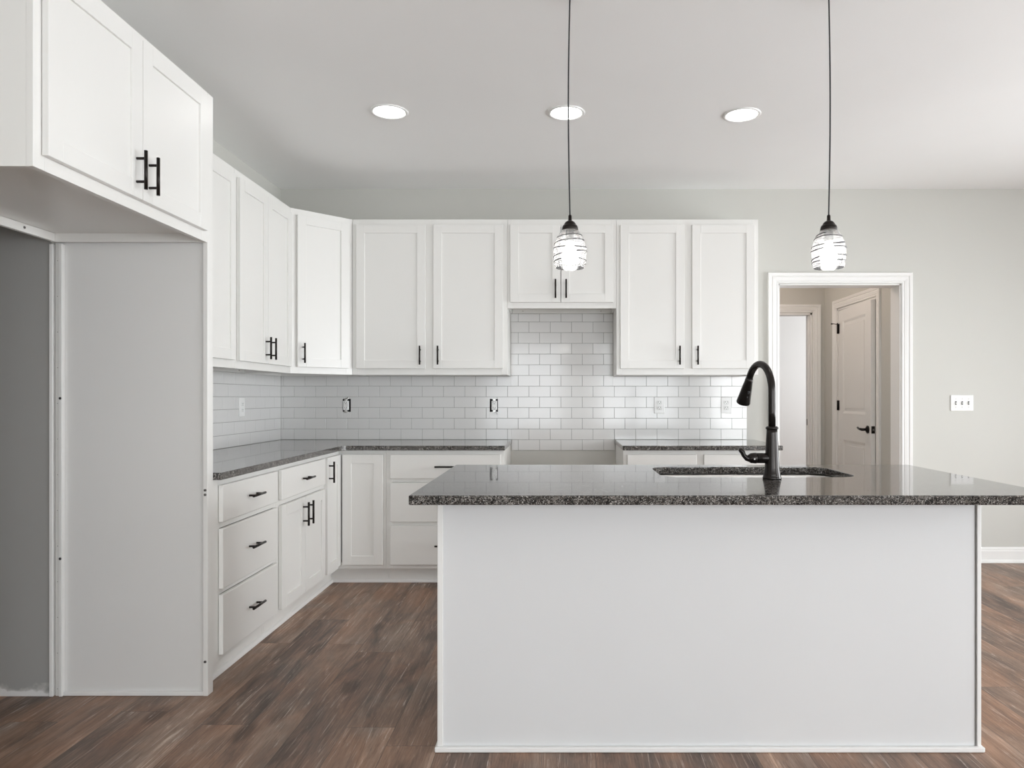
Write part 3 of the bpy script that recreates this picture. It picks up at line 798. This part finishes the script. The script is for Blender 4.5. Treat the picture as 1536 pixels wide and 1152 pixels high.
for x in (-.046, 0, .046):
    mb = MB(); mb.box(x-.0055, x+.0055, -.0075, -.006, -.0125, .0125, .0005, 1); mb.box(x-.0042, x+.0042, -.019, -.0062, -.006, .003, .0015, 0, Matrix.Rotation(math.radians(25), 4, 'X'))
    mb.build('toggle', [M_PLATE, M_SLOT], r)
    for z in (-.030, .030):
        mb = MB(); mb.tube([(x, -.006, z), (x, -.0075, z)], .0032, 12); mb.build('screw', M_STEEL, r)

# ------------------------------------------------------------------ lamps
def downlight():
    r = thing('recessed_light', (0, 0, ZC), 0, '', 'light', 'recessed ceiling lights over the kitchen')
    mb = MB(); mb.lathe([(.079, -.001), (.081, -.004), (.088, -.0075), (.096, -.006), (.099, -.0015), (.099, -.0002)], 48); mb.build('trim_ring', M_PLATE, r)
    mb = MB(); mb.lathe([(0, -.0035), (.05, -.0034), (.079, -.0022)], 48); mb.build('lens', M_LENS, r)
    return r
d0 = downlight()
for i, (x, y, lab) in enumerate(((-.898, 3.74, 'round lit recessed ceiling light in front of the tall cabinet left of the range gap'),
                                 (.034, 3.754, 'round lit recessed ceiling light crossed by the first pendant cord'),
                                 (.968, 3.78, 'round lit recessed ceiling light between the two pendant cords'))):
    o = d0 if i == 0 else copy_tree(d0)
    o.location = (x, y, ZC); o['label'] = lab
def pendant():
    r = thing('pendant_light', (0, 0, 0), 0, '', 'pendant light', 'glass pendants over the island')
    zb = 1.663; zc = zb+.192
    mb = MB()
    n = 24
    mb.tube([(.006*math.sin(i/n*PI)*(-1)+0, .0, zc-.004+(ZC-.02-zc+.004)*i/n) for i in range(n+1)], .0026, 10); mb.build('cord', M_BLACK, r)
    mb = MB(); mb.lathe([(0, ZC-.028), (.02, ZC-.027), (.058, ZC-.018), (.062, ZC-.0005), (0, ZC-.0005)], 32); mb.build('canopy', M_BRONZE, r)
    mb = MB(); mb.lathe([(0, .194), (.005, .194), (.0062, .190), (.0068, .173), (.010, .172), (.0165, .168), (.0215, .161), (.0225, .156), (.0265, .155), (.029, .148), (.0305, .138), (.029, .137), (.0, .139)], 36, (0, 0, zb))
    mb.build('cap', M_BRONZE, r)
    prof = [(.052, 0), (.0555, .008), (.0585, .033), (.0603, .055), (.0600, .068), (.0560, .088), (.0455, .113), (.036, .129), (.030, .137)]
    mb = MB(); mb.lathe(prof, 40, (0, 0, zb)); sh = mb.build('shade', M_GLASS, r)
    def rad(z):
        for (r0, z0_), (r1, z1_) in zip(prof, prof[1:]):
            if z <= z1_: return r0+(r1-r0)*(z-z0_)/(z1_-z0_)
        return prof[-1][0]
    mb = MB(); pts = []; N = 420
    for i in range(N+1):
        u = i/N; z = .010+.118*u; t = u*2*PI*5.3
        z += .0045*math.sin(t*.5+1.0)+.002*math.sin(t*1.7)
        z = max(.003, min(.134, z)); q = rad(z)+.0008
        pts.append((q*math.cos(t), q*math.sin(t), zb+z))
    mb.tube(pts, .0018, 6); mb.build('spiral_ridge', M_RIDGE_DARK, sh)  # spiral ridge of the clear shade, its refraction darkness put into the colour
    mb = MB(); mb.lathe([(0, .012), (.016, .014), (.027, .024), (.031, .038), (.028, .055), (.018, .074), (.0135, .088), (.0135, .098)], 28, (0, 0, zb)); mb.build('bulb', M_BULB, r)
    mb = MB(); mb.lathe([(.015, .096), (.0165, .098), (.0165, .138), (0, .138)], 24, (0, 0, zb)); mb.build('socket', M_BLACK, r)
    return r
p0 = pendant()
p1 = copy_tree(p0)
p0.location = (.0366, 2.6, 0); p0['label'] = 'clear spiral-glass pendant with dark cap hanging in front of the short range cabinet'
p1.location = (.983, 2.6, 0); p1.rotation_euler.z = 2.2; p1['label'] = 'clear spiral-glass pendant with dark cap hanging by the doorway'
